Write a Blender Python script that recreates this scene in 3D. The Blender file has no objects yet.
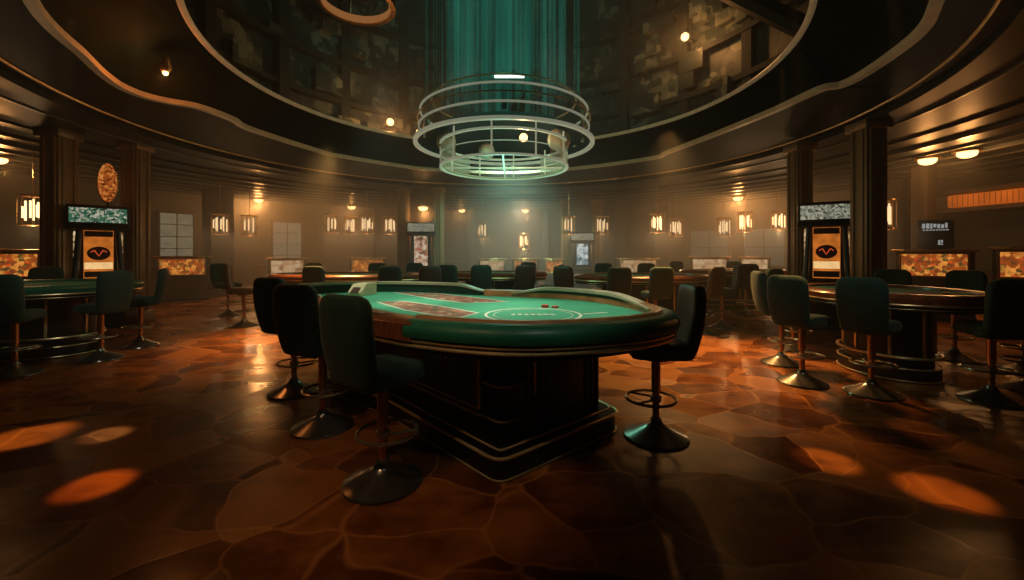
import bpy, bmesh, math, random
from mathutils import Vector, Matrix
random.seed(7)
PI = math.pi
COL = bpy.context.scene.collection
SC = bpy.context.scene
R = math.radians

# ------------------------------------------------------------------ materials
def nt(name):
    m = bpy.data.materials.new(name); m.use_nodes = True
    t = m.node_tree; t.nodes.clear()
    o = t.nodes.new('ShaderNodeOutputMaterial')
    return m, t, o
def link(t, a, b): t.links.new(a, b)
def ramp(t, fac, stops):
    r = t.nodes.new('ShaderNodeValToRGB'); link(t, fac, r.inputs[0])
    e = r.color_ramp.elements
    while len(e) < len(stops): e.new(0.5)
    for k, (p, c) in enumerate(stops):
        e[k].position = p; e[k].color = (*c, 1) if len(c) == 3 else c
    return r.outputs[0]
def coords(t, scale=(1, 1, 1), rot=(0, 0, 0), loc=(0, 0, 0)):
    c = t.nodes.new('ShaderNodeTexCoord'); m = t.nodes.new('ShaderNodeMapping')
    m.inputs['Scale'].default_value = scale; m.inputs['Rotation'].default_value = rot; m.inputs['Location'].default_value = loc
    link(t, c.outputs['Object'], m.inputs[0]); return m.outputs[0]
def noise(t, v, scale, detail=3, rough=0.5):
    n = t.nodes.new('ShaderNodeTexNoise'); n.inputs['Scale'].default_value = scale
    n.inputs['Detail'].default_value = detail; n.inputs['Roughness'].default_value = rough
    link(t, v, n.inputs['Vector']); return n
def simple(name, col, rough=0.5, metal=0.0, var=0.25, vscale=6, bump=0.0, bscale=80, coat=0.0, sheen=0.0, stretch=(1, 1, 1)):
    """principled with a procedural noise variation of colour and roughness"""
    m, t, o = nt(name)
    p = t.nodes.new('ShaderNodeBsdfPrincipled'); link(t, p.outputs[0], o.inputs[0])
    v = coords(t, stretch)
    n = noise(t, v, vscale)
    lo = tuple(c * (1 - var) for c in col); hi = tuple(min(1, c * (1 + var)) for c in col)
    link(t, ramp(t, n.outputs['Fac'], [(0.3, lo), (0.7, hi)]), p.inputs['Base Color'])
    mr = t.nodes.new('ShaderNodeMapRange'); link(t, n.outputs['Fac'], mr.inputs[0])
    mr.inputs[3].default_value = max(0.03, rough * 0.85); mr.inputs[4].default_value = min(1, rough * 1.15)
    link(t, mr.outputs[0], p.inputs['Roughness'])
    p.inputs['Metallic'].default_value = metal
    p.inputs['Coat Weight'].default_value = coat
    p.inputs['Sheen Weight'].default_value = sheen
    if bump:
        b = t.nodes.new('ShaderNodeBump'); b.inputs['Strength'].default_value = bump
        n2 = noise(t, v, bscale); link(t, n2.outputs['Fac'], b.inputs['Height']); link(t, b.outputs[0], p.inputs['Normal'])
    return m
def glow(name, col, strength, var=0.0, vscale=8):
    m, t, o = nt(name)
    e = t.nodes.new('ShaderNodeEmission'); link(t, e.outputs[0], o.inputs[0])
    e.inputs['Strength'].default_value = strength
    if var:
        n = noise(t, coords(t), vscale)
        link(t, ramp(t, n.outputs['Fac'], [(0.3, tuple(c * (1 - var) for c in col)), (0.7, col)]), e.inputs['Color'])
    else:
        e.inputs['Color'].default_value = (*col, 1)
    return m
def mosaic(name, stops, strength, scale=14, squash=(1, 1, 1)):
    """lit panel printed with busy little coloured patches"""
    m, t, o = nt(name)
    e = t.nodes.new('ShaderNodeEmission'); link(t, e.outputs[0], o.inputs[0]); e.inputs['Strength'].default_value = strength
    v = coords(t, squash)
    vo = t.nodes.new('ShaderNodeTexVoronoi'); vo.inputs['Scale'].default_value = scale; link(t, v, vo.inputs['Vector'])
    s = t.nodes.new('ShaderNodeSeparateColor'); link(t, vo.outputs['Color'], s.inputs[0])
    n = noise(t, v, scale * 0.35, 4)
    mx = t.nodes.new('ShaderNodeMix'); mx.inputs[0].default_value = 0.5
    link(t, s.outputs[0], mx.inputs[2]); link(t, n.outputs['Fac'], mx.inputs[3])
    link(t, ramp(t, mx.outputs[0], stops), e.inputs['Color'])
    return m

M = {}
M['green_velvet'] = simple('green velvet', (0.006, 0.040, 0.026), 0.75, var=0.3, vscale=5, bump=0.15, bscale=220, sheen=0.12)
M['warm_lit_brown'] = simple('warm lit brown cover', (0.060, 0.036, 0.022), 0.5, var=0.3, vscale=5, bump=0.15, bscale=180)  # warm light on some stools is put into this brown
M['bronze'] = simple('bronze pole', (0.62, 0.36, 0.16), 0.28, 1.0, var=0.2)
M['dark_chrome'] = simple('dark polished metal', (0.30, 0.27, 0.23), 0.22, 0.85, var=0.2)
M['ring_metal'] = simple('foot ring metal', (0.50, 0.38, 0.25), 0.25, 0.7, var=0.2)
M['gold'] = simple('aged gold', (0.85, 0.58, 0.28), 0.3, 0.6, var=0.2)
M['cream_trim'] = simple('cream lacquer trim', (0.72, 0.58, 0.38), 0.35, var=0.15)
M['black_lacquer'] = simple('black lacquer', (0.008, 0.008, 0.008), 0.3, var=0.4, coat=0.2)
M['dark_panel'] = simple('dark stained panel', (0.016, 0.011, 0.008), 0.35, var=0.5, vscale=3, stretch=(1, 1, 8))
M['wood'] = simple('red brown wood', (0.23, 0.062, 0.022), 0.32, var=0.45, vscale=7, stretch=(1, 6, 1), coat=0.3)
M['lip'] = simple('amber wood lip', (0.50, 0.21, 0.075), 0.3, var=0.3, vscale=6, coat=0.3)
M['felt'] = simple('green felt', (0.050, 0.29, 0.155), 0.95, var=0.12, vscale=4, bump=0.1, bscale=400)
M['pad'] = simple('green padded leather', (0.018, 0.16, 0.085), 0.42, var=0.15, vscale=4, bump=0.06, bscale=160)
M['rail_wall'] = simple('dark green rail lining', (0.006, 0.050, 0.030), 0.6, var=0.2)
M['white_print'] = simple('white print', (0.62, 0.58, 0.46), 0.9, var=0.15, vscale=20)
M['red_chip'] = simple('red chip', (0.55, 0.06, 0.03), 0.5, var=0.2)
M['cream'] = simple('cream plastic', (0.60, 0.50, 0.30), 0.5, var=0.15)
M['column'] = simple('bronze column', (0.27, 0.175, 0.095), 0.38, 0.35, var=0.25, vscale=3, stretch=(1, 1, 0.15))
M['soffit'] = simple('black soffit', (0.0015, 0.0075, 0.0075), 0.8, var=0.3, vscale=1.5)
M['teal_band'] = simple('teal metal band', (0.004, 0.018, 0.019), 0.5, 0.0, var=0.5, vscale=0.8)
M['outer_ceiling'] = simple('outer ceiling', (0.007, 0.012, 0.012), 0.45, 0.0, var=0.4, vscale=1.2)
M['ceiling_ring'] = simple('ceiling ring', (0.13, 0.125, 0.105), 0.35, 0.5, var=0.35, vscale=0.7)
M['wall'] = simple('panelled wall', (0.028, 0.026, 0.020), 0.6, var=0.35, vscale=0.9, stretch=(1, 1, 0.3))
M['pillar'] = simple('dark pillar', (0.040, 0.028, 0.018), 0.5, var=0.3)
M['black_metal'] = simple('black metal', (0.012, 0.012, 0.013), 0.4, 0.4, var=0.3)
M['cabinet'] = simple('cabinet wood', (0.050, 0.030, 0.018), 0.45, var=0.4, vscale=4)
M['red_side'] = glow('red lit side', (0.60, 0.16, 0.05), 0.45, 0.6, 9)
M['warm_tube'] = glow('warm tube', (1.0, 0.62, 0.26), 3.0)
M['dim_tube'] = glow('dim tube', (1.0, 0.66, 0.32), 1.3)
M['bulb'] = glow('orange bulb', (1.0, 0.60, 0.22), 3.4)
M['bulb_soft'] = glow('soft bulb', (1.0, 0.62, 0.28), 5)
M['led'] = glow('white led', (0.85, 1.0, 0.85), 2.2)
M['window'] = glow('frosted window', (0.80, 0.66, 0.40), 0.26, 0.45, 5)
M['window_dim'] = glow('dim greenish window', (0.52, 0.52, 0.34), 0.13, 0.35, 3)
M['orange_lit'] = glow('orange lit panel', (1.0, 0.19, 0.02), 0.6, 0.5, 1.2)
M['amber_disc'] = mosaic('amber sign face', [(0.25, (0.10, 0.02, 0.005)), (0.5, (0.45, 0.09, 0.012)), (0.72, (0.85, 0.30, 0.06))], 0.7, 30)
M['header_green'] = mosaic('green header print', [(0.25, (0.01, 0.03, 0.02)), (0.42, (0.06, 0.22, 0.12)), (0.55, (0.10, 0.20, 0.12)), (0.62, (0.75, 0.70, 0.5)), (0.8, (0.3, 0.32, 0.28))], 0.6, 30)
M['header_pale'] = mosaic('pale header print', [(0.25, (0.03, 0.04, 0.03)), (0.45, (0.32, 0.33, 0.24)), (0.62, (0.80, 0.76, 0.55)), (0.8, (0.22, 0.2, 0.15))], 0.5, 32)
M['slot_amber'] = glow('amber slot glass', (1.0, 0.27, 0.035), 0.65, 0.55, 6)
M['slot_white'] = glow('white reel strip', (1.0, 0.62, 0.26), 1.0, 0.25, 9)
M['slot_dark'] = simple('dark slot emblem', (0.05, 0.018, 0.010), 0.5)
M['slot_red'] = glow('red slot emblem', (0.9, 0.12, 0.03), 0.6)
M['slot_pale'] = mosaic('pale slot glass', [(0.2, (0.05, 0.03, 0.02)), (0.45, (0.5, 0.25, 0.12)), (0.6, (0.8, 0.68, 0.5)), (0.8, (0.45, 0.10, 0.05))], 0.8, 12)
M['slot_blue'] = mosaic('blue slot glass', [(0.2, (0.04, 0.08, 0.09)), (0.45, (0.25, 0.38, 0.40)), (0.65, (0.8, 0.85, 0.8))], 0.9, 10)
M['lights_col'] = mosaic('light column', [(0.3, (0.05, 0.02, 0.01)), (0.55, (0.5, 0.3, 0.12)), (0.7, (1.0, 0.75, 0.4))], 0.7, 16)
M['display'] = mosaic('warm display', [(0.18, (0.10, 0.03, 0.015)), (0.4, (0.42, 0.085, 0.010)), (0.55, (0.95, 0.36, 0.06)), (0.64, (0.05, 0.045, 0.012)), (0.80, (0.8, 0.10, 0.015))], 0.80, 15)
M['display_pale'] = mosaic('pale display', [(0.2, (0.35, 0.15, 0.08)), (0.45, (0.8, 0.45, 0.2)), (0.7, (1.0, 0.7, 0.4))], 0.55, 9)
M['layout'] = simple('printed layout', (0.20, 0.08, 0.05), 0.9)
M['sign_blue'] = simple('dark blue sign', (0.010, 0.018, 0.026), 0.5)
M['sign_text'] = glow('pale sign lettering', (0.60, 0.62, 0.60), 0.42)
M['beam'] = simple('dome beam', (0.012, 0.020, 0.018), 0.7)
M['stone'] = simple('frosted panel', (0.55, 0.50, 0.36), 0.5, var=0.3, vscale=4)

def added_glow(name, col, rough, e):  # adds self-glow to rings and trims that are no lamps
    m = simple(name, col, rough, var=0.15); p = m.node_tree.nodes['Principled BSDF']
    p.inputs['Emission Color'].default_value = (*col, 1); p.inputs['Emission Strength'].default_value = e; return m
M['ring_added_glow'] = added_glow('ring with added glow', (0.62, 0.66, 0.48), 0.4, 0.26)
M['trim_added_glow'] = added_glow('ceiling trim with added glow', (0.62, 0.46, 0.24), 0.4, 0.09)
M['trim_faint_glow'] = added_glow('ceiling trim with faint added glow', (0.50, 0.36, 0.18), 0.4, 0.05)
def printed_layout():
    m, t, o = nt('multi coloured layout print')
    p = t.nodes.new('ShaderNodeBsdfPrincipled'); link(t, p.outputs[0], o.inputs[0]); p.inputs['Roughness'].default_value = 0.9
    v = coords(t)
    vo = t.nodes.new('ShaderNodeTexVoronoi'); vo.inputs['Scale'].default_value = 22; link(t, v, vo.inputs['Vector'])
    s = t.nodes.new('ShaderNodeSeparateColor'); link(t, vo.outputs['Color'], s.inputs[0])
    link(t, ramp(t, s.outputs[0], [(0.0, (0.04, 0.10, 0.06)), (0.3, (0.26, 0.06, 0.035)), (0.5, (0.42, 0.28, 0.16)), (0.75, (0.12, 0.05, 0.03)), (1.0, (0.5, 0.12, 0.06))]), p.inputs['Base Color'])
    return m
M['layout'] = printed_layout()
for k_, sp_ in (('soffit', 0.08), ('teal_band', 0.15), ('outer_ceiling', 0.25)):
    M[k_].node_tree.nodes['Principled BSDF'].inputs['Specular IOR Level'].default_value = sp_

def floor_material():
    m, t, o = nt('polished stone floor')
    p = t.nodes.new('ShaderNodeBsdfPrincipled'); link(t, p.outputs[0], o.inputs[0])
    v = coords(t)
    wob = noise(t, v, 1.3, 2)
    mixv = t.nodes.new('ShaderNodeVectorMath'); mixv.operation = 'MULTIPLY_ADD'
    link(t, wob.outputs['Color'], mixv.inputs[0]); mixv.inputs[1].default_value = (0.55, 0.55, 0); link(t, v, mixv.inputs[2])
    flat = t.nodes.new('ShaderNodeVectorMath'); flat.operation = 'MULTIPLY'; link(t, mixv.outputs[0], flat.inputs[0]); flat.inputs[1].default_value = (1, 1.25, 0)
    ed = t.nodes.new('ShaderNodeTexVoronoi'); ed.feature = 'DISTANCE_TO_EDGE'; ed.inputs['Scale'].default_value = 1.9
    ce = t.nodes.new('ShaderNodeTexVoronoi'); ce.feature = 'F1'; ce.inputs['Scale'].default_value = 1.9
    for n in (ed, ce): link(t, flat.outputs[0], n.inputs['Vector'])
    vein = ramp(t, ed.outputs['Distance'], [(0.0, (1, 1, 1)), (0.010, (0.6, 0.6, 0.6)), (0.03, (0, 0, 0))])
    sep = t.nodes.new('ShaderNodeSeparateColor'); link(t, ce.outputs['Color'], sep.inputs[0])
    cloud = noise(t, v, 2.2, 5, 0.6)
    streak = noise(t, coords(t, (1.0, 5.0, 1), (0, 0, 0.5)), 1.6, 4)
    add = t.nodes.new('ShaderNodeMath'); add.operation = 'MULTIPLY_ADD'; link(t, sep.outputs[0], add.inputs[0]); add.inputs[1].default_value = 0.35; link(t, cloud.outputs['Fac'], add.inputs[2])
    add2 = t.nodes.new('ShaderNodeMath'); add2.operation = 'MULTIPLY_ADD'; link(t, streak.outputs['Fac'], add2.inputs[0]); add2.inputs[1].default_value = 0.35; link(t, add.outputs[0], add2.inputs[2])
    stone = ramp(t, add2.outputs[0], [(0.45, (0.040, 0.008, 0.002)), (0.75, (0.17, 0.045, 0.009)), (1.05, (0.42, 0.14, 0.030))])
    mx = t.nodes.new('ShaderNodeMix'); mx.data_type = 'RGBA'
    vf = t.nodes.new('ShaderNodeMath'); vf.operation = 'MULTIPLY'; vf.inputs[1].default_value = 0.75
    n3 = noise(t, v, 3.0, 2); vf2 = t.nodes.new('ShaderNodeMath'); vf2.operation = 'MULTIPLY'
    link(t, vein, vf2.inputs[0]); link(t, n3.outputs['Fac'], vf2.inputs[1]); vf2.use_clamp = True
    link(t, vf2.outputs[0], vf.inputs[0]); vf.inputs[1].default_value = 1.4; vf.use_clamp = True
    link(t, vf.outputs[0], mx.inputs[0]); link(t, stone, mx.inputs[6]); mx.inputs[7].default_value = (0.60, 0.22, 0.06, 1)
    link(t, mx.outputs[2], p.inputs['Base Color'])
    rr = t.nodes.new('ShaderNodeMapRange'); link(t, sep.outputs[1], rr.inputs[0]); rr.inputs[3].default_value = 0.17; rr.inputs[4].default_value = 0.36
    link(t, rr.outputs[0], p.inputs['Roughness'])
    b = t.nodes.new('ShaderNodeBump'); b.inputs['Strength'].default_value = 0.10; b.inputs['Distance'].default_value = 0.02
    hsum = t.nodes.new('ShaderNodeMath'); hsum.operation = 'SUBTRACT'; vq = t.nodes.new('ShaderNodeMath'); vq.operation = 'MULTIPLY'; vq.inputs[1].default_value = 0.15; link(t, vein, vq.inputs[0]); link(t, cloud.outputs['Fac'], hsum.inputs[0]); link(t, vq.outputs[0], hsum.inputs[1])
    link(t, hsum.outputs[0], b.inputs['Height']); link(t, b.outputs[0], p.inputs['Normal'])
    p.inputs['Specular IOR Level'].default_value = 0.38
    return m
M['floor'] = floor_material()

def dome_material():
    m, t, o = nt('dome panels')
    p = t.nodes.new('ShaderNodeBsdfPrincipled'); link(t, p.outputs[0], o.inputs[0]); p.inputs['Roughness'].default_value = 0.5
    v = coords(t)
    vo = t.nodes.new('ShaderNodeTexVoronoi'); vo.distance = 'CHEBYCHEV'; vo.inputs['Scale'].default_value = 1.5; link(t, v, vo.inputs['Vector'])
    s = t.nodes.new('ShaderNodeSeparateColor'); link(t, vo.outputs['Color'], s.inputs[0])
    vo2 = t.nodes.new('ShaderNodeTexVoronoi'); vo2.distance = 'CHEBYCHEV'; vo2.inputs['Scale'].default_value = 4.5; link(t, v, vo2.inputs['Vector'])
    s2 = t.nodes.new('ShaderNodeSeparateColor'); link(t, vo2.outputs['Color'], s2.inputs[0])
    mu = t.nodes.new('ShaderNodeMath'); mu.operation = 'MULTIPLY'; link(t, s.outputs[0], mu.inputs[0]); link(t, s2.outputs[0], mu.inputs[1])
    link(t, ramp(t, mu.outputs[0], [(0.05, (0.020, 0.032, 0.030)), (0.4, (0.07, 0.09, 0.075)), (0.8, (0.26, 0.26, 0.19))]), p.inputs['Base Color'])
    return m
M['dome'] = dome_material()

def glass_material(name, tint, a):
    m, t, o = nt(name)
    mixs = t.nodes.new('ShaderNodeMixShader'); tr = t.nodes.new('ShaderNodeBsdfTransparent'); g = t.nodes.new('ShaderNodeBsdfPrincipled')
    g.inputs['Base Color'].default_value = (*tint, 1); g.inputs['Roughness'].default_value = 0.15
    n = noise(t, coords(t, (1, 1, 0.4)), 3)
    mr = t.nodes.new('ShaderNodeMapRange'); link(t, n.outputs['Fac'], mr.inputs[0]); mr.inputs[3].default_value = a * 0.4; mr.inputs[4].default_value = a * 1.6
    link(t, mr.outputs[0], mixs.inputs[0]); link(t, tr.outputs[0], mixs.inputs[1]); link(t, g.outputs[0], mixs.inputs[2]); link(t, mixs.outputs[0], o.inputs[0])
    return m
M['glass'] = glass_material('tinted glass', (0.20, 0.30, 0.26), 0.22)
M['frosted'] = glass_material('frosted glass', (0.62, 0.58, 0.44), 0.55)
def strand_material():
    m, t, o = nt('teal light strands')
    e = t.nodes.new('ShaderNodeEmission'); tr = t.nodes.new('ShaderNodeBsdfTransparent'); mixs = t.nodes.new('ShaderNodeMixShader')
    n = noise(t, coords(t, (1, 1, 0.22)), 2.5, 4)
    link(t, ramp(t, n.outputs['Fac'], [(0.3, (0.005, 0.05, 0.035)), (0.7, (0.05, 0.34, 0.23))]), e.inputs['Color']); e.inputs['Strength'].default_value = 0.55
    mixs.inputs[0].default_value = 0.11
    link(t, tr.outputs[0], mixs.inputs[1]); link(t, e.outputs[0], mixs.inputs[2]); link(t, mixs.outputs[0], o.inputs[0])
    return m
M['strand'] = strand_material()

# ------------------------------------------------------------------ mesh building
class MB:
    def __init__(s): s.bm = bmesh.new()
    def face(s, vs):
        try: s.bm.faces.new(vs)
        except ValueError: pass
    def box(s, c, size, rz=0.0, bev=0.0, rx=0.0):
        g = bmesh.ops.create_cube(s.bm, size=1.0)
        mat = Matrix.Translation(c) @ Matrix.Rotation(rz, 4, 'Z') @ Matrix.Rotation(rx, 4, 'X') @ Matrix.Diagonal((*size, 1))
        bmesh.ops.transform(s.bm, matrix=mat, verts=g['verts'])
        if bev:
            es = list({e for v in g['verts'] for e in v.link_edges})
            bmesh.ops.bevel(s.bm, geom=es, offset=bev, segments=2, affect='EDGES', profile=0.5)
        return s
    def rbox(s, half, r, n=9, fn=None):
        """rounded box: subdivided cube pulled to a rounded shell, then warped by fn(Vector)"""
        tmp = bmesh.new(); bmesh.ops.create_cube(tmp, size=2.0)
        bmesh.ops.subdivide_edges(tmp, edges=tmp.edges[:], cuts=n, use_grid_fill=True)
        for v in tmp.verts:
            # denser near the borders
            p = Vector([math.sin(c * PI / 2) * h for c, h in zip(v.co, half)])
            inner = Vector([max(-(h - r), min(h - r, c)) for c, h in zip(p, half)])
            d = p - inner
            if d.length > 1e-9: p = inner + d.normalized() * r
            v.co = fn(p) if fn else p
        me = bpy.data.meshes.new('t'); tmp.to_mesh(me); tmp.free(); s.bm.from_mesh(me); bpy.data.meshes.remove(me)
        return s
    def lathe(s, prof, seg=32, c=(0, 0, 0), a0=0.0, a1=2 * PI, sx=1.0, sy=1.0, cap=False):
        full = abs(a1 - a0 - 2 * PI) < 1e-6
        n = seg if full else seg + 1
        rows = []
        for (r, z) in prof:
            rows.append([s.bm.verts.new((c[0] + r * sx * math.cos(a0 + (a1 - a0) * k / seg), c[1] + r * sy * math.sin(a0 + (a1 - a0) * k / seg), c[2] + z)) for k in range(n)])
        for i in range(len(rows) - 1):
            for k in range(n if full else n - 1):
                k2 = (k + 1) % n
                s.face((rows[i][k], rows[i][k2], rows[i + 1][k2], rows[i + 1][k]))
        if cap:
            s.face(rows[0][::-1]); s.face(rows[-1])
        return s
    def tube(s, pts, r, seg=8, closed=False, cap=True):
        pts = [Vector(p) for p in pts]; n = len(pts); rows = []
        for i, p in enumerate(pts):
            a = pts[(i - 1) % n] if (closed or i) else p; b = pts[(i + 1) % n] if (closed or i < n - 1) else p
            d = (b - a).normalized()
            up = Vector((0, 0, 1)) if abs(d.z) < 0.95 else Vector((1, 0, 0))
            x = d.cross(up).normalized(); y = x.cross(d)
            rows.append([s.bm.verts.new(p + x * r * math.cos(2 * PI * k / seg) + y * r * math.sin(2 * PI * k / seg)) for k in range(seg)])
        for i in range(n if closed else n - 1):
            a, b = rows[i], rows[(i + 1) % n]
            for k in range(seg): s.face((a[k], a[(k + 1) % seg], b[(k + 1) % seg], b[k]))
        if cap and not closed: s.face(rows[0][::-1]); s.face(rows[-1])
        return s
    def prism(s, poly, z0, z1):
        a = [s.bm.verts.new((x, y, z0)) for x, y in poly]; b = [s.bm.verts.new((x, y, z1)) for x, y in poly]
        n = len(poly)
        s.face(a[::-1]); s.face(b)
        for k in range(n): s.face((a[k], a[(k + 1) % n], b[(k + 1) % n], b[k]))
        return s
    def sweep(s, line, prof, closed=True, zf=None, zb=0.95):
        """prof: list of (outward offset, z) swept along a 2-D line (counter-clockwise, outward = right of travel); profile is a closed loop"""
        n = len(line); rows = []
        for i in range(n):
            a = Vector(line[(i - 1) % n] if (closed or i) else line[i]); b = Vector(line[(i + 1) % n] if (closed or i < n - 1) else line[i])
            d = (b - a).normalized(); nrm = Vector((d.y, -d.x)); p = Vector(line[i])
            f = zf(i / max(1, n - 1)) if zf else 1.0
            rows.append([s.bm.verts.new((p.x + nrm.x * o, p.y + nrm.y * o, z if z <= zb else zb + (z - zb) * f)) for o, z in prof])
        m = len(prof)
        for i in range(n if closed else n - 1):
            a, b = rows[i], rows[(i + 1) % n]
            for k in range(m): s.face((a[k], a[(k + 1) % m], b[(k + 1) % m], b[k]))
        if not closed: s.face(rows[0]); s.face(rows[-1][::-1])
        return s
    def ball(s, c, r, seg=12, sz=1.0):
        g = bmesh.ops.create_uvsphere(s.bm, u_segments=seg, v_segments=max(6, seg // 2), radius=r)
        bmesh.ops.transform(s.bm, matrix=Matrix.Translation(c) @ Matrix.Diagonal((1, 1, sz, 1)), verts=g['verts']); return s
    def build(s, name, mat, parent=None, smooth=True, angle=40):
        bmesh.ops.recalc_face_normals(s.bm, faces=s.bm.faces[:])
        me = bpy.data.meshes.new(name); s.bm.to_mesh(me); s.bm.free()
        me.materials.append(mat)
        if smooth:
            for p in me.polygons: p.use_smooth = True
            try: me.set_sharp_from_angle(angle=R(angle))
            except Exception: pass
        o = bpy.data.objects.new(name, me); COL.objects.link(o)
        if parent: o.parent = parent
        return o

def empty(name, loc, rz, label, cat, group=None):
    o = bpy.data.objects.new(name, None); COL.objects.link(o); o.empty_display_size = 0.1
    o.location = loc; o.rotation_euler = (0, 0, rz); tag(o, label, cat, group); return o
def tag(o, label, cat, group=None):
    o['label'] = label; o['category'] = cat
    if group: o['group'] = group
    return o
def struct(o, label=None):
    o['kind'] = 'structure'
    if label: o['label'] = label
    return o
def dup(src, loc, rz, label, group=None):
    c = src.copy(); COL.objects.link(c); c.location = loc; c.rotation_euler = (0, 0, rz); c['label'] = label
    if group: c['group'] = group
    for ch in list(src.children):
        d = ch.copy(); COL.objects.link(d); d.parent = c
        for g in list(ch.children):
            e = g.copy(); COL.objects.link(e); e.parent = d
    return c
def spline(pts, per=8, closed=True):
    """Catmull-Rom through 2-D points"""
    out = []; n = len(pts)
    for i in range(n if closed else n - 1):
        if closed: p = [Vector(pts[(i + k) % n]) for k in (-1, 0, 1, 2)]
        else: p = [Vector(pts[min(max(i + k, 0), n - 1)]) for k in (-1, 0, 1, 2)]
        for j in range(per):
            t = j / per
            out.append(tuple(0.5 * ((2 * p[1]) + (-p[0] + p[2]) * t + (2 * p[0] - 5 * p[1] + 4 * p[2] - p[3]) * t * t + (-p[0] + 3 * p[1] - 3 * p[2] + p[3]) * t ** 3)))
    if not closed: out.append(tuple(pts[-1]))
    return out
def ellipse(rx, ry, n=64): return [(rx * math.cos(2 * PI * k / n), ry * math.sin(2 * PI * k / n)) for k in range(n)]
def ribbon(mb, pts, w, z, closed=True, h=0.0015):
    return mb.sweep(pts, [(-w / 2, z), (w / 2, z), (w / 2, z + h), (-w / 2, z + h)], closed)
def offset(line, o):
    n = len(line); out = []
    for i in range(n):
        a = Vector(line[(i - 1) % n]); b = Vector(line[(i + 1) % n]); d = (b - a).normalized()
        out.append((line[i][0] + d.y * o, line[i][1] - d.x * o))
    return out

# ------------------------------------------------------------------ camera
H = 1.42
cam = bpy.data.cameras.new('camera'); co = bpy.data.objects.new('camera', cam); COL.objects.link(co)
co.location = (0, 0, H); co.rotation_euler = (R(90), 0, 0)
cam.sensor_width = 36; cam.lens = 36 * 420 / 1024; cam.shift_y = (253 - 290) / 1024; cam.clip_end = 200; cam.clip_start = 0.05
SC.camera = co

# ------------------------------------------------------------------ setting
CX, CY = -0.45, 8.0           # centre of the rotunda
WALL_R = 13.5
mb = MB(); mb.lathe([(0.01, 0), (WALL_R + 0.3, 0)], 96, (CX, CY, 0)); mb.lathe([(WALL_R + 0.3, -0.1), (0.01, -0.1)], 96, (CX, CY, 0))
struct(mb.build('floor', M['floor']))
mb = MB(); mb.lathe([(WALL_R, 0), (WALL_R, 3.62)], 128, (CX, CY, 0)); struct(mb.build('wall_back', M['wall']))
mb = MB(); mb.lathe([(WALL_R, 0), (WALL_R - 0.04, 0), (WALL_R - 0.04, 0.9), (WALL_R - 0.06, 0.93), (WALL_R, 0.96)], 128, (CX, CY, 0)); struct(mb.build('baseboard_back', M['cabinet']))

def at_wall(px_tan, r):        # where a ray from the viewer's spot meets the circle of radius r
    a = px_tan ** 2 + 1; b = -2 * (px_tan * CX + CY); c = CX * CX + CY * CY - r * r
    t = (-b + math.sqrt(b * b - 4 * a * c)) / (2 * a)
    return (px_tan * t, t)

# stepped outer ceiling
prof = [(6.45, 3.78), (6.6, 3.76), (6.6, 3.66), (8.15, 3.66), (8.15, 3.62)]
r = 8.15
while r < WALL_R:
    prof += [(r + 0.62, 3.62), (r + 0.66, 3.57), (r + 0.74, 3.57), (r + 0.78, 3.62)]; r += 0.78
prof.append((WALL_R + 0.1, 3.62))
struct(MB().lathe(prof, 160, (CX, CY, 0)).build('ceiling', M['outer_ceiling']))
mb = MB(); r = 8.15
while r < WALL_R - 0.8:
    mb.lathe([(r + 0.66, 3.57), (r + 0.74, 3.57), (r + 0.74, 3.555), (r + 0.66, 3.555), (r + 0.66, 3.57)], 160, (CX, CY, 0)); r += 0.78
struct(mb.build('trim_1', M['ceiling_ring']))
# ring beam that the columns carry, with a thin gold edge
struct(MB().tube([(CX + 6.45 * math.cos(2 * PI * k / 160), CY + 6.45 * math.sin(2 * PI * k / 160), 3.775) for k in range(160)], 0.022, 8, True).build('trim_2', M['gold']))
struct(MB().lathe([(7.1, 3.66), (7.14, 3.66), (7.14, 3.63), (7.1, 3.63), (7.1, 3.66)], 160, (CX, CY, 0)).build('trim_3', M['ceiling_ring']))
# wavy lower edge of the dark soffit
wave = [(-4.71, 4.11), (-5.36, 5.25), (-5.66, 5.82), (-5.81, 6.25), (-5.79, 6.62), (-5.60, 6.88), (-5.32, 7.12), (-5.18, 7.76), (-5.22, 8.45), (-4.67, 10.29),
        (-4.32, 10.83), (-3.0, 12.1), (-2.15, 12.52), (0.0, 12.99), (2.22, 12.09), (3.70, 10.94), (3.82, 10.40), (4.18, 9.02), (4.52, 7.48), (4.62, 6.66),
        (4.68, 6.30), (4.85, 6.19), (4.87, 5.87), (4.75, 5.25), (4.55, 4.66), (4.16, 4.11), (3.0, 2.7), (1.2, 1.7), (-0.8, 1.6), (-3.0, 2.4)]
wave = wave[::-1]              # counter-clockwise
wl = spline(wave, 8)
IR, IX, IY, IZ = 4.62, -0.19, 7.62, 4.58
mb = MB()
rowa = [mb.bm.verts.new((x, y, 3.9)) for x, y in wl]
def inner(x, y, rr=IR):
    a = math.atan2(y - IY, x - IX); return (IX + rr * math.cos(a), IY + rr * math.sin(a))
def midp(x, y, f, z):
    ix, iy = inner(x, y); return (x + (ix - x) * f, y + (iy - y) * f, z)
rowm = [mb.bm.verts.new(midp(x, y, 0.25, 4.18)) for x, y in wl]
rowb = [mb.bm.verts.new((*inner(x, y), IZ)) for x, y in wl]
nw = len(wl)
for a, b in ((rowa, rowm), (rowm, rowb)):
    for k in range(nw): mb.face((a[k], a[(k + 1) % nw], b[(k + 1) % nw], b[k]))
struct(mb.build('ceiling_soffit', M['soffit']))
mb = MB()                      # teal band between the wavy edge and the ring beam
rowc = []
for x, y in wl:
    a = math.atan2(y - CY, x - CX); rowc.append(mb.bm.verts.new((CX + 6.45 * math.cos(a), CY + 6.45 * math.sin(a), 3.78)))
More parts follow.
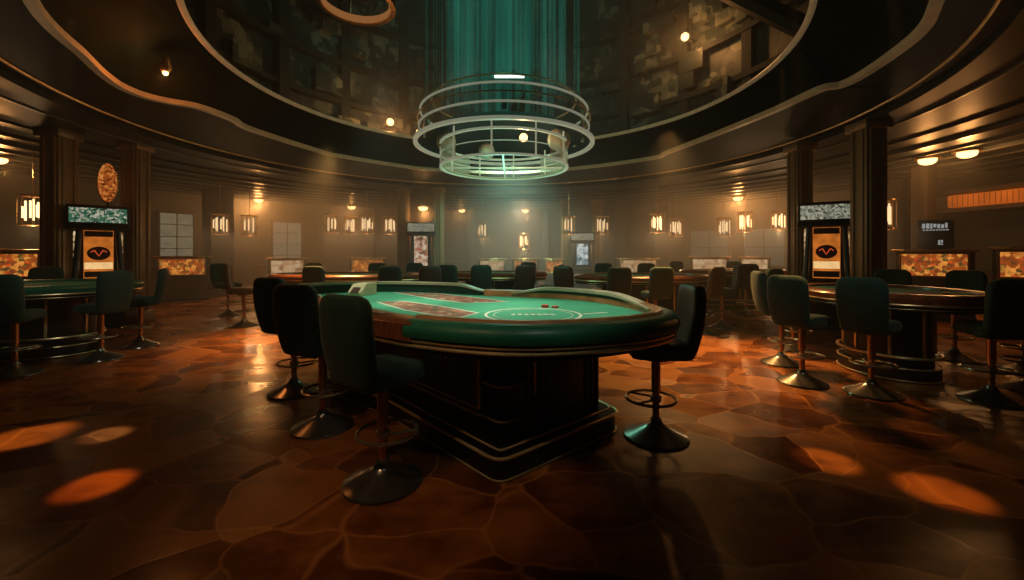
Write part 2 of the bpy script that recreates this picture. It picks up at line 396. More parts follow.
rowa = [mb.bm.verts.new((x, y, 3.88)) for x, y in wl]
for k in range(nw): mb.face((rowa[k], rowa[(k + 1) % nw], rowc[(k + 1) % nw], rowc[k]))
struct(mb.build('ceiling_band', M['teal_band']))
struct(MB().sweep(wl, [(-0.05, 3.86), (0.05, 3.86), (0.06, 3.90), (0.02, 3.95), (-0.05, 3.94)]).build('trim_4', M['trim_faint_glow']))
struct(MB().tube([(IX + IR * math.cos(2 * PI * k / 160), IY + IR * math.sin(2 * PI * k / 160), IZ) for k in range(160)], 0.045, 8, True).build('trim_5', M['trim_added_glow']))
# the tall drum above the opening, with ribs and ledges
struct(MB().lathe([(IR, IZ), (6.4, 4.72), (6.4, 10.5), (0.01, 11.2)], 96, (IX, IY, 0)).build('ceiling_dome', M['dome']))
mb = MB()
for k in range(22):
    a = 2 * PI * k / 22 + 0.1
    mb.box((IX + 6.3 * math.cos(a), IY + 6.3 * math.sin(a), 7.4), (0.22 if k % 3 else 0.4, 0.26, 5.4), a)
for z in (5.6, 6.7, 8.0):
    mb.lathe([(6.38, z), (6.16, z), (6.16, z + 0.14), (6.38, z + 0.14)], 96, (IX, IY, 0))
struct(mb.build('trim_6', M['beam']))
mb = MB(); rnd = random.Random(3)          # stepped gallery blocks and panes on the drum wall
for k in range(90):
    a = rnd.uniform(0.1, PI - 0.1); z = rnd.uniform(4.9, 9.3); w = rnd.uniform(0.25, 0.9); h = rnd.uniform(0.15, 0.6)
    mb.box((IX + 6.25 * math.cos(a), IY + 6.25 * math.sin(a), z), (rnd.uniform(0.1, 0.5), w, h), a)
struct(mb.build('trim_7', M['dome']))
struct(MB().tube([(4.2, 9.6, 7.75), (6.1, 7.2, 4.75)], 0.2, 8).build('beam_dome', M['beam']))

# columns in pairs around the ring
def column(x, y, w, top=3.7):
    mb = MB()
    mb.box((x, y, 0.12), (w * 1.35, w * 1.35, 0.24), 0, 0.02)
    mb.box((x, y, top / 2), (w, w, top), 0, 0.02)
    for sx in (-0.28, 0.28):
        mb.box((x + sx * w, y, top / 2), (0.16 * w, w * 1.14, top - 0.1), 0, 0.01)
        mb.box((x, y + sx * w, top / 2), (w * 1.14, 0.16 * w, top - 0.1), 0, 0.01)
    mb.box((x, y, top - 0.1), (w * 1.3, w * 1.3, 0.16), 0, 0.02)
    return struct(mb.build('column', M['column']))
for x, y, w in ((-8.35, 7.75, 0.36), (-7.75, 8.65, 0.34), (6.15, 7.25, 0.36), (6.0, 8.75, 0.34), (-3.75, 14.5, 0.34), (-2.55, 14.5, 0.34), (2.2, 17.4, 0.3), (3.5, 17.4, 0.3)):
    column(x, y, w)
for tx, rr, w in ((-0.93, 12.6, 0.5), (-0.70, 11.5, 0.7), (-0.32, 12.6, 0.3), (0.26, 11.8, 0.5), (0.36, 12.4, 0.55), (0.68, 12.4, 0.5), (0.92, 12.6, 0.5), (0.98, 11.0, 0.35), (-0.45, 13.0, 0.25), (-0.1, 13.0, 0.3), (0.08, 12.6, 0.35)):
    x, y = at_wall(tx, rr); mb = MB(); mb.box((x, y, 1.8), (w, w, 3.58), math.atan2(y - CY, x - CX), 0.03); mb.box((x, y, 0.1), (w * 1.2, w * 1.2, 0.2), math.atan2(y - CY, x - CX), 0.02)
    struct(mb.build('pillar', M['pillar']))
# frosted windows set in the curved wall
def window(n, tx, w, z0, z1, rows=4, pane='window'):
    x, y = at_wall(tx, WALL_R - 0.12); a = math.atan2(y - CY, x - CX)
    root = bpy.data.objects.new('window_%d' % n, None); COL.objects.link(root); root.location = (x, y, 0); root.rotation_euler = (0, 0, a); root['kind'] = 'structure'
    MB().box((0.02, 0, (z0 + z1) / 2), (0.03, w, z1 - z0)).build('window_pane', M[pane], root)
    mb = MB()
    for s in (-1, 1): mb.box((0, s * w / 2, (z0 + z1) / 2), (0.1, 0.07, z1 - z0 + 0.12), 0, 0.008)
    for z in (z0, z1): mb.box((0, 0, z), (0.1, w + 0.1, 0.07), 0, 0.008)
    for k in range(1, rows): mb.box((0, 0, z0 + (z1 - z0) * k / rows), (0.05, w, 0.025))
    mb.box((0, 0, (z0 + z1) / 2), (0.05, 0.025, z1 - z0))
    mb.build('window_frame', M['cabinet'], root)
window(1, -0.798, 1.05, 1.15, 2.85)
window(2, -0.535, 1.15, 0.85, 2.75)
window(3, 0.47, 1.6, 0.9, 2.4, 2, 'window_dim')
window(4, 0.60, 1.5, 0.9, 2.4, 2, 'window_dim')

# ------------------------------------------------------------------ bar stools
def make_stool(mat, label):
    root = empty('bar_stool', (0, 0, 0), 0, label, 'bar stool')
    mb = MB()                               # trumpet base
    mb.lathe([(0.005, 0.0), (0.236, 0.0), (0.242, 0.008), (0.237, 0.018), (0.20, 0.034), (0.15, 0.056), (0.10, 0.080), (0.065, 0.100), (0.045, 0.125), (0.038, 0.15), (0.005, 0.155)], 36)
    mb.build('base', M['dark_chrome'], root)
    mb = MB()
    mb.lathe([(0.005, 0.14), (0.027, 0.14), (0.027, 0.36), (0.034, 0.365), (0.034, 0.62), (0.005, 0.62)], 20)
    mb.build('pole', M['bronze'], root)
    mb = MB()                               # foot ring and its two struts
    mb.tube([(0.185 * math.cos(2 * PI * k / 36), 0.04 + 0.185 * math.sin(2 * PI * k / 36), 0.30) for k in range(36)], 0.0115, 8, True)
    for s in (-1, 1): mb.tube([(s * 0.03, 0.0, 0.30), (s * 0.13, 0.17, 0.30)], 0.009, 8)
    mb.lathe([(0.03, 0.275), (0.042, 0.28), (0.042, 0.32), (0.03, 0.325)], 20)
    mb.build('foot_ring', M['ring_metal'], root)
    def seatfn(p):
        z = p.z + 0.03 * 0 - 0.25 * max(0, p.y) ** 2 * (1 if p.z > 0 else 0)
        w = 1 - 0.10 * max(0, p.y / 0.22) ** 2
        return Vector((p.x * w, p.y + 0.0, z + 0.69))
    mb = MB(); mb.rbox((0.205, 0.22, 0.065), 0.05, 7, seatfn)
    mb.lathe([(0.005, 0.605), (0.11, 0.605), (0.12, 0.63), (0.005, 0.632)], 20)
    mb.build('seat', mat, root)
    def backfn(p):
        u = (p.z + 0.28) / 0.56              # 0 at the bottom, 1 at the top
        w = 0.90 + 0.13 * math.sin(min(1, u * 1.05) * PI * 0.72)
        if u > 0.80: w *= (1 - ((u - 0.80) / 0.26) ** 3 * 0.55)
        x = p.x * w
        y = p.y + 0.55 * x * x - 0.015 - 0.085 * u - 0.03 * math.sin(u * PI)
        return Vector((x, y - 0.185, p.z + 0.905))
    mb = MB(); mb.rbox((0.205, 0.048, 0.28), 0.045, 9, backfn)
    mb.build('backrest', mat, root)
    return root
green0 = make_stool(M['green_velvet'], 'x'); brown0 = make_stool(M['warm_lit_brown'], 'x')
used = {'g': None, 'b': None}
def stool(x, y, face, kind, label, group):
    src = green0 if kind == 'g' else brown0
    if used[kind] is None:
        used[kind] = src; src.location = (x, y, 0); src.rotation_euler = (0, 0, R(face - 90)); src['label'] = label; src['group'] = group
    else: dup(src, (x, y, 0), R(face - 90), label, group)
G1 = 'bar stools at the central gaming table'; G2 = 'bar stools at the right gaming table'; G3 = 'bar stools at the left gaming table'; G4 = 'bar stools at the tables in the back'
for a in [
    (-0.80, 2.60, 57, 'g', 'dark green bar stool nearest the viewer, before the wooden rail of the central table', G1),
    (-1.54, 3.42, 68, 'g', 'dark green bar stool second from the front along the wooden rail of the central table', G1),
    (-2.22, 4.28, 66, 'g', 'dark green bar stool third and last along the wooden rail of the central table', G1),
    (1.11, 3.24, 176, 'b', 'lone dark bar stool at the rounded padded end of the central table', G1),
    (3.17, 4.59, 25, 'g', 'green bar stool at the right table with its seat showing, left of the back-on stool', G2),
    (3.63, 4.24, 32, 'g', 'green bar stool seen from behind before the middle of the right table', G2),
    (3.47, 5.40, -15, 'g', 'green bar stool seen side-on at the left end of the right table', G2),
    (4.12, 6.15, -60, 'g', 'green bar stool behind the right table, right under the tall slot machine', G2),
    (5.35, 5.95, 222, 'g', 'green bar stool behind the right table, below the gap between column and lit cabinet', G2),
    (5.92, 5.62, 200, 'g', 'dark bar stool behind the right table, before the lit cabinet topped by a sign', G2),
    (6.10, 5.0, 180, 'g', 'dark bar stool beyond the right end of the right table, before the wide lit cabinet', G2),
    (4.60, 4.03, 75, 'g', 'almost black bar stool nearest the viewer at the right table', G2),
    (5.40, 4.35, 140, 'g', 'almost black bar stool at the right table, cut by the photo edge', G2),
    (-5.50, 5.62, 167, 'g', 'green bar stool seen from behind at the right end of the left table', G3),
    (-5.66, 6.40, 212, 'g', 'bright green bar stool turned side-on beside the left table, seat showing', G3),
    (-5.80, 4.90, 112, 'g', 'almost black bar stool before the left table, cut by the photo edge', G3),
    (-7.70, 6.90, -50, 'g', 'dark bar stool behind the left table, its top peeking above the felt', G3),
    (-6.42, 9.5, -15, 'g', 'dark teal bar stool standing furthest left at the long back left table', G4),
    (-5.20, 8.15, 25, 'b', 'brown bar stool at the left end of the long back left table', G4),
    (-3.55, 7.82, 85, 'g', 'green bar stool at the front middle of the long back left table', G4),
    (-2.24, 7.88, 95, 'g', 'green bar stool at the front right of the long back left table', G4),
    (-1.62, 8.1, 110, 'b', 'brown bar stool at the right end of the long back left table', G4),
    (-3.25, 9.85, 270, 'g', 'green bar stool behind the long back left table, middle one of three', G4),
    (-4.75, 9.75, 265, 'g', 'green bar stool behind the long back left table, left one of three', G4),
    (-2.35, 9.75, 262, 'g', 'green bar stool behind the long back left table, right one of three', G4),
    (-1.22, 8.65, 75, 'g', 'green bar stool at the front left of the back centre table', G4),
    (-0.62, 8.62, 92, 'g', 'green bar stool at the front middle of the back centre table', G4),
    (0.22, 8.62, 100, 'b', 'brown bar stool at the front right of the back centre table', G4),
    (0.74, 8.62, 165, 'g', 'bright teal bar stool side-on between the back centre and back right tables', G4),
    (0.40, 10.65, 265, 'g', 'green bar stool behind the back centre table', G4),
    (1.10, 7.85, 50, 'b', 'brown bar stool at the pale left end of the back right table', G4),
    (1.86, 7.45, 86, 'g', 'teal bar stool at the front left of the back right table', G4),
    (2.52, 7.40, 95, 'g', 'teal bar stool at the front middle of the back right table', G4),
    (3.42, 7.50, 120, 'b', 'brown bar stool at the front right of the back right table', G4),
    (4.00, 8.00, 165, 'g', 'teal bar stool side-on at the right end of the back right table', G4),
    (2.15, 9.55, 272, 'g', 'green bar stool behind the back right table, left of two', G4),
    (3.10, 9.50, 265, 'g', 'green bar stool behind the back right table, right of two', G4),
    (5.30, 9.50, 70, 'b', 'brown bar stool before the furthest right table in the haze', G4),
    (4.75, 11.75, 280, 'g', 'green bar stool behind the furthest right table, left of two', G4),
    (6.30, 11.75, 260, 'g', 'green bar stool behind the furthest right table, right of two', G4),
]: stool(*a)

# ------------------------------------------------------------------ central gaming table
T = [(-2.34, 4.55), (-1.76, 3.80), (-1.22, 3.22), (-0.78, 2.78), (-0.31, 2.52), (0.14, 2.43), (0.68, 2.58), (1.02, 2.82), (1.14, 3.16), (1.06, 3.64), (0.82, 4.10),
     (0.45, 4.42), (-0.27, 4.68), (-0.9, 4.98), (-1.4, 5.12), (-1.95, 5.08), (-2.28, 4.86)]
NS = 10
TL = spline(T, NS)
def seg(i, j): return [TL[k % len(TL)] for k in range(i * NS, j * NS + 1)]
table = empty('gaming_table', (-0.5, 3.7, 0), 0, 'large central gaming table with green felt, padded rim and black gold-trimmed pedestal', 'gaming table')
def tp(mb, name, mat, parent=None, **kw):
    """part given in world coordinates, parented under the table empty"""
    o = mb.build(name, mat, parent or table, **kw)
    o.data.transform(Matrix.Translation((0.5, -3.7, 0))); return o
FZ = 0.952
mb = MB(); ins = offset(TL, -0.05); mb.prism(ins, FZ - 0.05, FZ); felt = tp(mb, 'felt', M['felt'], smooth=False)
padp = [(-0.075, 0.985), (-0.05, 1.0), (0.0, 1.008), (0.045, 0.995), (0.075, 0.965), (0.082, 0.93), (0.07, 0.895), (0.03, 0.882), (-0.075, 0.882)]
tp(MB().sweep(seg(3, 12)[3:], padp, False), 'padded_rim', M['pad'])
lip = [(-0.105, 0.95), (-0.105, 1.0), (-0.095, 1.018), (-0.045, 1.022), (-0.03, 1.005), (-0.03, 0.95)]
tp(MB().sweep(seg(3, 12)[3:], lip, False), 'rim_lip', M['lip'])
tp(MB().sweep(seg(0, 4)[:-6], [(-0.11, 0.94), (-0.11, 0.992), (-0.10, 1.0), (0.05, 0.992), (0.07, 0.975), (0.07, 0.87), (-0.11, 0.87)], False), 'wood_rail', M['wood'])
ct = tp(MB().sweep(seg(2, 3)[1:8], [(-0.07, 0.99), (-0.07, 1.002), (0.0, 1.002), (0.0, 0.99)], False), 'chip_slot', M['black_lacquer'])
backp = [(-0.06, 0.94), (-0.05, 1.06), (0.02, 1.06), (0.05, 1.03), (0.06, 0.88), (-0.06, 0.88)]
def ss(a, b, x): x = max(0, min(1, (x - a) / (b - a))); return x * x * (3 - 2 * x)
zback = lambda t: 0.45 + 0.55 * ss(0.0, 0.10, t)
zside = lambda t: 0.50 + 0.55 * ss(0.0, 0.45, t) * (1 - ss(0.86, 1.0, t))
tp(MB().sweep(seg(12, 17), backp, False, zback), 'back_rail', M['rail_wall'])
tp(MB().sweep(seg(12, 17), [(-0.065, 1.045), (-0.065, 1.072), (-0.02, 1.078), (0.03, 1.07), (0.035, 1.045)], False, zback), 'back_rail_cap', M['cream_trim'])
tp(MB().sweep(seg(8, 12)[:-4], [(-0.10, 0.95), (-0.105, 1.045), (-0.04, 1.05), (-0.02, 1.0), (-0.02, 0.95)], False, zside), 'side_rail', M['rail_wall'])
tp(MB().sweep(seg(8, 12)[:-4], [(-0.115, 1.03), (-0.115, 1.055), (-0.035, 1.062), (-0.03, 1.03)], False, zside), 'side_rail_cap', M['cream_trim'])
tp(MB().prism(offset(TL, 0.045), 0.83, 0.882), 'apron', M['black_lacquer'])
mb = MB(); ol = offset(TL, 0.05)
mb.tube([(x, y, 0.873) for x, y in ol], 0.010, 8, True); mb.tube([(x, y, 0.842) for x, y in offset(TL, 0.047)], 0.012, 8, True)
tp(mb, 'gold_trim', M['gold'])
tp(MB().prism(offset(TL, -0.12), 0.76, 0.835), 'underframe', M['black_lacquer'])
# printed layout on the felt
def unz(px, py, z): d = (H - z) * 420 / (py - 253); return ((px - 512) / 420 * d, d)
def layout(px, name):
    ps = [unz(a, b, FZ) for a, b in px]
    if sum(ps[i][0] * ps[(i + 1) % len(ps)][1] - ps[(i + 1) % len(ps)][0] * ps[i][1] for i in range(len(ps))) < 0: ps = ps[::-1]
    f = tp(MB().prism(offset(ps, -0.02), FZ, FZ + 0.0012), name, M['layout'], felt, smooth=False)
    tp(ribbon(MB(), ps, 0.022, FZ), 'layout_border', M['white_print'], felt, smooth=False)
layout([(377, 302), (402, 301), (440, 306), (478, 313), (462, 317), (438, 315.6), (405, 310)], 'layout_print')
layout([(394, 292.3), (436, 293.3), (488, 299), (508, 301.7), (465, 303), (437, 299.8)], 'layout_print')
cxw, cyw = unz(533, 314.5, FZ)
mb = MB(); ribbon(mb, [(cxw + a, cyw + b) for a, b in ellipse(0.36, 0.36, 56)], 0.022, FZ); ribbon(mb, [(cxw + a, cyw + b) for a, b in ellipse(0.30, 0.30, 56)], 0.006, FZ)
for k in range(7): mb.box((cxw - 0.15 + 0.05 * k, cyw + 0.01 * (k % 2), FZ + 0.0006), (0.03, 0.06, 0.0012), 0.1 * k)
tp(mb, 'betting_circle', M['white_print'], felt, smooth=False)
a, b = unz(584, 314, FZ), unz(607, 312.5, FZ)
mb = MB(); ribbon(mb, [a, b], 0.03, FZ, False); tp(mb, 'layout_line', M['white_print'], felt, smooth=False)
# pedestal with its corner turned to the viewer
def rounded(poly, rr, n=5):
    out = []; m = len(poly)
    for i in range(m):
        p = Vector(poly[i]); a = (Vector(poly[i - 1]) - p); b = (Vector(poly[(i + 1) % m]) - p)
        ra = min(rr, a.length / 2.2, b.length / 2.2); s, e = p + a.normalized() * ra, p + b.normalized() * ra
        for k in range(n + 1):
            t = k / n; out.append(tuple((1 - t) ** 2 * s + 2 * t * (1 - t) * p + t * t * e))
    return out
FLOORP = [(-0.08, 2.56), (0.86, 3.36), (0.50, 4.05), (-1.55, 4.75), (-1.95, 4.35), (-1.05, 3.62)]
fp = rounded(FLOORP, 0.10)
tp(MB().prism(fp, 0.0, 0.15), 'plinth', M['black_lacquer'])
mb = MB()
mb.tube([(x, y, 0.150) for x, y in offset(fp, 0.012)], 0.011, 8, True); mb.tube([(x, y, 0.178) for x, y in offset(fp, -0.05)], 0.008, 8, True); mb.tube([(x, y, 0.012) for x, y in offset(fp, 0.006)], 0.006, 8, True)
tp(mb, 'plinth_trim', M['gold'])
bp = offset(rounded(FLOORP, 0.02, 2), -0.13)
# body: leave the front corner open for the shelves
F, Rr, L = Vector((-0.08, 2.56)), Vector((0.86, 3.36)), Vector((-1.05, 3.62))
dr = (Rr - F).normalized(); dl = (L - F).normalized()
Fi = F + (dr + dl).normalized() * 0.19
c1 = Fi + dr * 0.20; c2 = Fi + (dr + dl) * 0.16; c3 = Fi + dl * 0.20
Ri = Rr - dr * 0.10 + dl * 0.13; Li = L + Vector((0.02, 0.16))
body = [tuple(c1), tuple(Ri), (0.38, 3.98), (-1.5, 4.62), (-1.78, 4.36), tuple(Li), tuple(c3), tuple(c2)]
tp(MB().prism(body, 0.15, 0.80), 'pedestal', M['dark_panel'], smooth=False)
mb = MB()
for z in (0.30, 0.53, 0.745):
    sh = rounded([tuple(c2), tuple(c3 + dl * 0.0), tuple(Fi - (dr + dl) * 0.0), tuple(c1)][::-1], 0.07)
    m2 = MB(); m2.prism(sh, z - 0.012, z); s_ = tp(m2, 'shelf', M['black_lacquer'])
    pts = [tuple(c3)] + [p for p in rounded([tuple(c3), tuple(Fi), tuple(c1)], 0.08)[6:12]] + [tuple(c1)]
    tp(MB().tube([(x, y, z) for x, y in pts], 0.008, 8), 'shelf_edge', M['gold'], s_)
mb.bm.free()
def on_face(a, d, s, z, out, n):  # point on a pedestal face
    p = a + d * s + n * out; return (p.x, p.y, z)
nl = Vector((-dl.y, dl.x)); nl = nl if nl.dot(Vector((-1, -1))) > 0 else -nl
nr = Vector((dr.y, -dr.x)); nr = nr if nr.dot(Vector((1, -1))) > 0 else -nr
lenL = (Li - c3).length; dl2 = (Li - c3).normalized(); nl2 = Vector((-dl2.y, dl2.x)); nl2 = nl2 if nl2.dot(Vector((-1, -1))) > 0 else -nl2
mb = MB()
fr = [on_face(c3, dl2, 0.03, 0.34, 0.008, nl2), on_face(c3, dl2, 0.03, 0.79, 0.008, nl2)]
mb.tube(fr, 0.011, 8); mb.tube([fr[0], on_face(c3, dl2, lenL - 0.05, 0.34, 0.008, nl2)], 0.009, 8)
for s in (0.42, 0.50): mb.tube([on_face(c3, dl2, s, 0.62, 0.012, nl2), on_face(c3, dl2, s, 0.76, 0.012, nl2)], 0.012, 8)
mb.tube([on_face(c3, dl2, 0.0, 0.30, 0.012, nl2), on_face(c3, dl2, lenL - 0.02, 0.30, 0.012, nl2)], 0.009, 8)
tp(mb, 'left_panel_trim', M['gold'])
dr2 = (Ri - c1).normalized(); nr2 = Vector((dr2.y, -dr2.x)); lenR = (Ri - c1).length
mb = MB()
for s in (0.09, ): mb.box(on_face(c1, dr2, s, 0.60, 0.006, nr2), (0.022, 0.014, 0.33), math.atan2(dr2.y, dr2.x), 0.003)
tp(mb, 'gold_strip', M['gold'])
mb = MB()
for s in (0.02, 0.16, lenR - 0.15, lenR - 0.09, lenR - 0.03): mb.box(on_face(c1, dr2, s, 0.475, 0.006, nr2), (0.03, 0.024, 0.64), math.atan2(dr2.y, dr2.x), 0.004)
mb.box(on_face(c1, dr2, lenR / 2, 0.475, 0.003, nr2), (lenR - 0.38, 0.016, 0.56), math.atan2(dr2.y, dr2.x), 0.006)
tp(mb, 'right_panel', M['cabinet'])

# things on the central table
def chip_stack(x, y, z, n, mats, label):
    root = empty('chip_stack', (x, y, z), 0, label, 'casino chips')
    for k in range(n):
        MB().lathe([(0.002, 0.008 * k), (0.03, 0.008 * k), (0.031, 0.004 + 0.008 * k), (0.03, 0.0078 + 0.008 * k), (0.002, 0.0078 + 0.008 * k)], 20).build('chip', mats[k % len(mats)], root)
x, y = unz(545, 307.5, FZ); 
chip_stack(x, y, FZ, 3, [M['red_chip']], 'short stack of red chips beyond the white circle on the green felt')
chip_stack(x + 0.085, y - 0.02, FZ, 2, [M['red_chip']], 'flat pair of red chips lying beside the short red stack on the felt')
chip_stack(-1.82, 3.93, 1.003, 3, [M['cream']], 'cream chips stacked on the wooden rail behind the second stool')
root = empty('card_shoe', (-1.66, 4.66, FZ + 0.002), R(165), 'cream card dealing shoe standing on felt against the back rail', 'card shoe')
mb = MB(); poly = [(-0.15, 0), (0.15, 0), (0.15, 0.04), (0.05, 0.13), (-0.15, 0.13)]
a_ = [mb.bm.verts.new((-0.085, p, q)) for p, q in poly]; b_ = [mb.bm.verts.new((0.085, p, q)) for p, q in poly]
mb.face(a_[::-1]); mb.face(b_)
for k in range(5): mb.face((a_[k], a_[(k + 1) % 5], b_[(k + 1) % 5], b_[k]))
bmesh.ops.bevel(mb.bm, geom=mb.bm.edges[:], offset=0.006, segments=2, affect='EDGES')
mb.build('shoe_body', M['cream'], root)
MB().box((0, 0.12, 0.065), (0.10, 0.08, 0.004), 0, 0, -0.74).build('card_slot', M['slot_dark'], root)

# ------------------------------------------------------------------ the other gaming tables
def round_table(cx, cy, rx, ry, label, rim='pad', rot=0.0):
    root = empty('gaming_table', (cx, cy, 0), rot, label, 'gaming table', 'gaming tables around the central table')
    E = ellipse(rx, ry, 72)
    ft = MB().prism(offset(E, -0.07), 0.92, 0.962).build('felt', M['felt'], root, smooth=False)
    MB().sweep(E, [(-0.085, 0.955), (-0.075, 0.99), (-0.03, 1.0), (0.03, 0.99), (0.06, 0.955), (0.05, 0.90), (-0.085, 0.90)]).build('rim', M['pad'] if rim == 'pad' else M['wood'], root)
    mb = MB(); mb.tube([(x, y, 0.888) for x, y in offset(E, 0.045)], 0.012, 8, True); mb.tube([(x, y, 0.845) for x, y in offset(E, 0.02)], 0.011, 8, True)
    mb.build('gold_trim', M['gold'], root)
    MB().prism(offset(E, 0.03), 0.82, 0.90).build('apron', M['black_lacquer'], root)
    kx = (rx - 0.38) / rx; ky = (ry - 0.38) / ry
    mb = MB(); P = ellipse(rx * kx * 0.86, ry * ky * 0.86, 48); mb.prism(P, 0.0, 0.83)
    mb.build('pedestal', M['dark_panel'], root)
    for k in range(0, 48, 6): MB().box((P[k][0] * 1.005, P[k][1] * 1.005, 0.55), (0.03, 0.03, 0.54), math.atan2(P[k][1], P[k][0]), 0.004).build('pedestal_strip', M['gold'], root)
    mb = MB()
    for s, z, rr in ((1.0, 0.27, 0.016), (0.99, 0.15, 0.009), (1.0, 0.02, 0.008)):
        mb.tube([(x * s, y * s, z) for x, y in ellipse(rx * kx, ry * ky, 64)], rr, 8, True)
    mb.build('foot_rail', M['gold'], root)
    MB().prism(ellipse(rx * kx * 0.985, ry * ky * 0.985, 64), 0.0, 0.145).build('plinth', M['black_lacquer'], root)
    lr = random.Random(int(cx * 100))
    for s in (-0.35, 0.1, 0.45):
        q = [(s * rx - 0.16, -0.10 - 0.3 * ry), (s * rx + 0.16, -0.10 - 0.3 * ry), (s * rx + 0.12, 0.12 - 0.3 * ry), (s * rx - 0.12, 0.12 - 0.3 * ry)]
        MB().prism(q, 0.962, 0.9632).build('layout_print', M['layout'], ft, smooth=False)
        ribbon(MB(), offset(q, 0.03), 0.02, 0.962).build('layout_border', M['white_print'], ft, smooth=False)
    return root
round_table(-6.75, 6.0, 1.15, 0.95, 'oval green-felt gaming table on the left before a tall slot machine')
round_table(4.5, 5.05, 0.80, 0.92, 'round green-felt gaming table on the right with wooden rim and curved foot rail', 'wood')
round_table(-3.4, 8.8, 1.6, 0.78, 'long gaming table in the back left with brown rim, ringed by stools', 'wood')
round_table(-0.4, 9.6, 1.15, 0.72, 'gaming table in the back centre behind the central table, below the chandelier', 'wood')
round_table(2.6, 8.4, 1.30, 0.74, 'gaming table in the back right with two teal stools before it', 'wood')
round_table(5.6, 10.6, 1.3, 0.7, 'furthest gaming table in the haze, before the right column pair', 'wood')
chip_stack(-6.15, 5.55, 0.964, 4, [M['red_chip'], M['cream']], 'red and cream chips on the felt of the left table')
chip_stack(4.75, 4.60, 0.964, 3, [M['red_chip'], M['cream']], 'red and cream chips on the felt of the right table')

